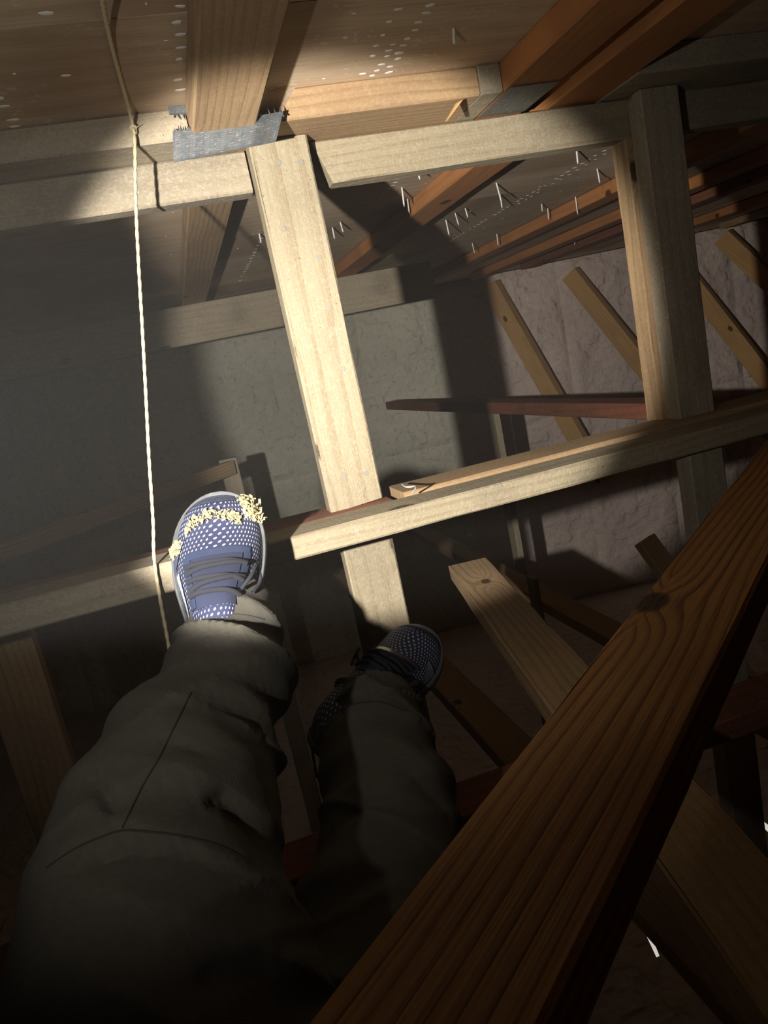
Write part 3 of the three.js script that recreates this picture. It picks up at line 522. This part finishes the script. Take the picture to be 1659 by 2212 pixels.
    // knit toe cap
    mesh('toe_cap', sheet((a, b) => surf(lerp(0.90 + 0.025 * Math.sin(b * Math.PI), 0.998, a), lerp(0.1, Math.PI - 0.1, b), 0.0012), 14, 28), S.knit, G).userData.label = 'dusty knit toe cap';
    // eyestay film, tongue and laces
    const film = (t0, t1, a0, a1, off) => sheet((a, b) => surf(lerp(t0, t1, a), lerp(a0, a1, b), off), 14, 8);
    mesh('eyestay', mergeGeometries([film(0.36, 0.66, 0.82, 1.06, 0.0018), film(0.36, 0.64, 2.1, 2.34, 0.0018), film(0.63, 0.67, 0.9, 2.3, 0.0019)]), S.film, G).userData.label = 'glossy blue eyestay film';
    mesh('tongue', film(0.34, 0.63, 1.1, 2.06, 0.0028), S.tongue, G);
    const lace = (a, b, lift) => { const pts = []; for (let i = 0; i <= 10; i++) { const f = i / 10; pts.push(surf(lerp(a[0], b[0], f), lerp(a[1], b[1], f), 0.0045 + lift * Math.sin(f * Math.PI))); } const cv = new THREE.CatmullRomCurve3(pts); const g = new THREE.TubeGeometry(cv, 16, 0.0034, 6, false); return g; };
    for (const [a, b] of [[[0.59, 0.95], [0.565, 2.2]], [[0.545, 0.95], [0.57, 2.2]], [[0.50, 0.95], [0.47, 2.2]], [[0.44, 0.95], [0.49, 2.2]], [[0.42, 0.95], [0.39, 2.2]]]) mesh('lace', lace(a, b, 0.002), S.lace, G);
    { // bow loop at the inner side
      const c = surf(0.42, 2.2, 0.006), q = (x, y, z) => c.clone().add(new THREE.Vector3(x * -side, y, z));
      mesh('lace_loop', new THREE.TubeGeometry(new THREE.CatmullRomCurve3([q(0, 0, 0), q(0.012, 0.004, -0.012), q(0.02, -0.006, -0.03), q(0.022, -0.02, -0.02), q(0.012, -0.012, 0)]), 24, 0.0024, 6), S.lace, G);
    }
    // pale curved side mark with a fine grid on it, and its long tail
    const mkAt = (a, b, o) => surf(lerp(0.74, 0.62, a) + 0.02 * b, lerp(0.22, 0.88 - 0.42 * a, b), o);
    const mk = sheet((a, b) => mkAt(a, b, 0.002), 10, 10);
    const tail = sheet((a, b) => surf(lerp(0.60, 0.3, a), lerp(0.4 + 0.18 * a, 0.6, b), 0.002), 24, 4);
    const mark = mesh('side_mark', mergeGeometries([mk, tail]), S.mark, G); mark.userData.label = 'pale curved reflective side mark';
    const gl = []; for (let i = 0; i < 7; i++) { const b = i / 6; gl.push(tube([0, 0.5, 1].map((a) => mkAt(a, b, 0.0024)), 0.0004, 8, 4)); }
    for (let i = 0; i < 7; i++) { const a = i / 6; gl.push(tube([0, 0.5, 1].map((b) => mkAt(a, b, 0.0024)), 0.0004, 8, 4)); }
    mesh('grid_lines', mergeGeometries(gl), S.grid, mark);
    G.userData.surf = undefined; G.surf = surf;
    return G;
  }
  function placeShoe(G, heel, u, n) {
    const U = u.clone().normalize(), X = new THREE.Vector3().crossVectors(U, n).normalize(), Y = new THREE.Vector3().crossVectors(X, U);
    G.quaternion.setFromRotationMatrix(new THREE.Matrix4().makeBasis(X, Y, U.clone().negate())); G.position.copy(heel).sub(person.position);
    put(G, 'shoe', person); return { X, Y, U };
  }
  // left shoe: sole against the front edge of the chord, toe raised
  const uL = new THREE.Vector3(0.13, 0.70, -0.70), nL = new THREE.Vector3(0.0, 0.71, 0.70), toeL = atD(458, 1078, 0.985);
  const sl = makeShoe(-1, 'lit navy running shoe dusted with pale insulation fluff');
  const fL = placeShoe(sl, toeL.clone().addScaledVector(uL.clone().normalize(), -SL).addScaledVector(nL.clone().normalize(), -0.03), uL, nL);
  const toeR = atD(922, 1378, 1.24), ankR = atD(790, 1512, 1.11), uR = toeR.clone().sub(ankR), nR = new THREE.Vector3(-0.12, 0.8, 0.55);
  const sr = makeShoe(1, 'unlit navy running shoe in shadow');
  placeShoe(sr, toeR.clone().addScaledVector(uR.clone().normalize(), -SL).addScaledVector(nR.clone().normalize(), -0.035), uR, nR);
  // ankles (dark socks) fill the cuffs
  for (const [a, b] of [[atD(512, 1300, 0.96), atD(506, 1345, 0.9)], [atD(818, 1490, 1.14), atD(806, 1550, 1.07)]]) {
    const d = b.clone().sub(a), s = mesh('sock', new THREE.CapsuleGeometry(0.036, d.length(), 6, 16), new THREE.MeshStandardMaterial({ color: 0x22242a, roughness: 1 }), person);
    s.position.copy(a).add(b).multiplyScalar(0.5).sub(person.position); s.quaternion.setFromUnitVectors(EY, d.normalize());
  }
  // shredded insulation stuck on the lit shoe
  person.updateMatrixWorld(true); sl.updateMatrixWorld(true);
  const bits = []; seedState = 4242;
  const flake = (t, th, off, s) => {
    const p = sl.localToWorld(sl.surf(t, th, off)), g = new THREE.IcosahedronGeometry(1, 0), q = g.attributes.position;
    for (let i = 0; i < q.count; i++) { const k = 0.6 + 0.8 * hash(Math.round(q.getX(i) * 9), Math.round(q.getY(i) * 9), bits.length); q.setXYZ(i, q.getX(i) * k, q.getY(i) * k, q.getZ(i) * k); }
    g.scale(s * (0.4 + 0.9 * rnd()), s * (0.15 + 0.3 * rnd()), s * (0.4 + 2.2 * rnd() * rnd())); g.rotateX(rnd() * 6); g.rotateY(rnd() * 6); g.translate(p.x, p.y, p.z); bits.push(g);
  };
  for (let i = 0; i < 260; i++) { const f = rnd(); flake(0.80 + 0.05 * Math.sin(f * 3.1) + (rnd() - 0.5) * 0.05, lerp(0.95, 2.0, f), 0.002 + rnd() * 0.004, 0.0022); }
  for (let i = 0; i < 260; i++) flake(0.83 + rnd() * 0.12 - 0.02, lerp(2.15, 2.75, rnd()), 0.003 + rnd() * rnd() * 0.016, 0.0026);
  for (let i = 0; i < 150; i++) flake(0.705 + rnd() * 0.065, lerp(0.3, 0.75, rnd()), 0.002 + rnd() * 0.005, 0.0024);
  const fg = mergeGeometries(bits), fluff = mesh('insulation_fluff', fg, new THREE.MeshStandardMaterial({ color: 0xb5a67a, roughness: 1 })); tag(fluff, 'clumps of pale shredded insulation on the toe of the lit shoe', 'debris', null, 'stuff');
}
{ // thin glossy loop hanging between the legs
  const l = mesh('wire_loop', tube([atD(702, 1520, 1.12), atD(686, 1550, 1.1), atD(676, 1578, 1.09), atD(674, 1610, 1.08), atD(684, 1680, 1.07)], 0.0022, 40, 8), new THREE.MeshPhysicalMaterial({ color: 0x0c0c0d, roughness: 0.12, clearcoat: 1 }));
  tag(l, 'thin glossy black wire loop beside the shaded trouser leg', 'wire');
}

// ---------------------------------------------------------------- the torch that lights the place, out of frame
{
  const t = groupAt('torch', TORCH, 'black hand torch shining at the bright post', 'torch');
  const d = AIM.clone().sub(TORCH).normalize(); t.quaternion.setFromUnitVectors(EZ, d);
  const black = new THREE.MeshStandardMaterial({ color: 0x17181a, roughness: 0.5 });
  const prof = [[0.0, -0.15], [0.012, -0.15], [0.013, -0.148], [0.013, -0.05], [0.018, -0.03], [0.018, -0.012], [0.016, -0.012], [0.004, -0.028]].map(([r, z]) => new THREE.Vector2(r, z));
  mesh('body', new THREE.LatheGeometry(prof, 28).rotateX(Math.PI / 2), black, t);
  mesh('lens', new THREE.CylinderGeometry(0.0158, 0.0158, 0.002, 28).rotateX(Math.PI / 2).translate(0, 0, -0.014), new THREE.MeshStandardMaterial({ color: 0xffffff, emissive: 0xfff2d8, emissiveIntensity: 3, roughness: 0.3 }), t);
}
renderer.render(scene, camera);
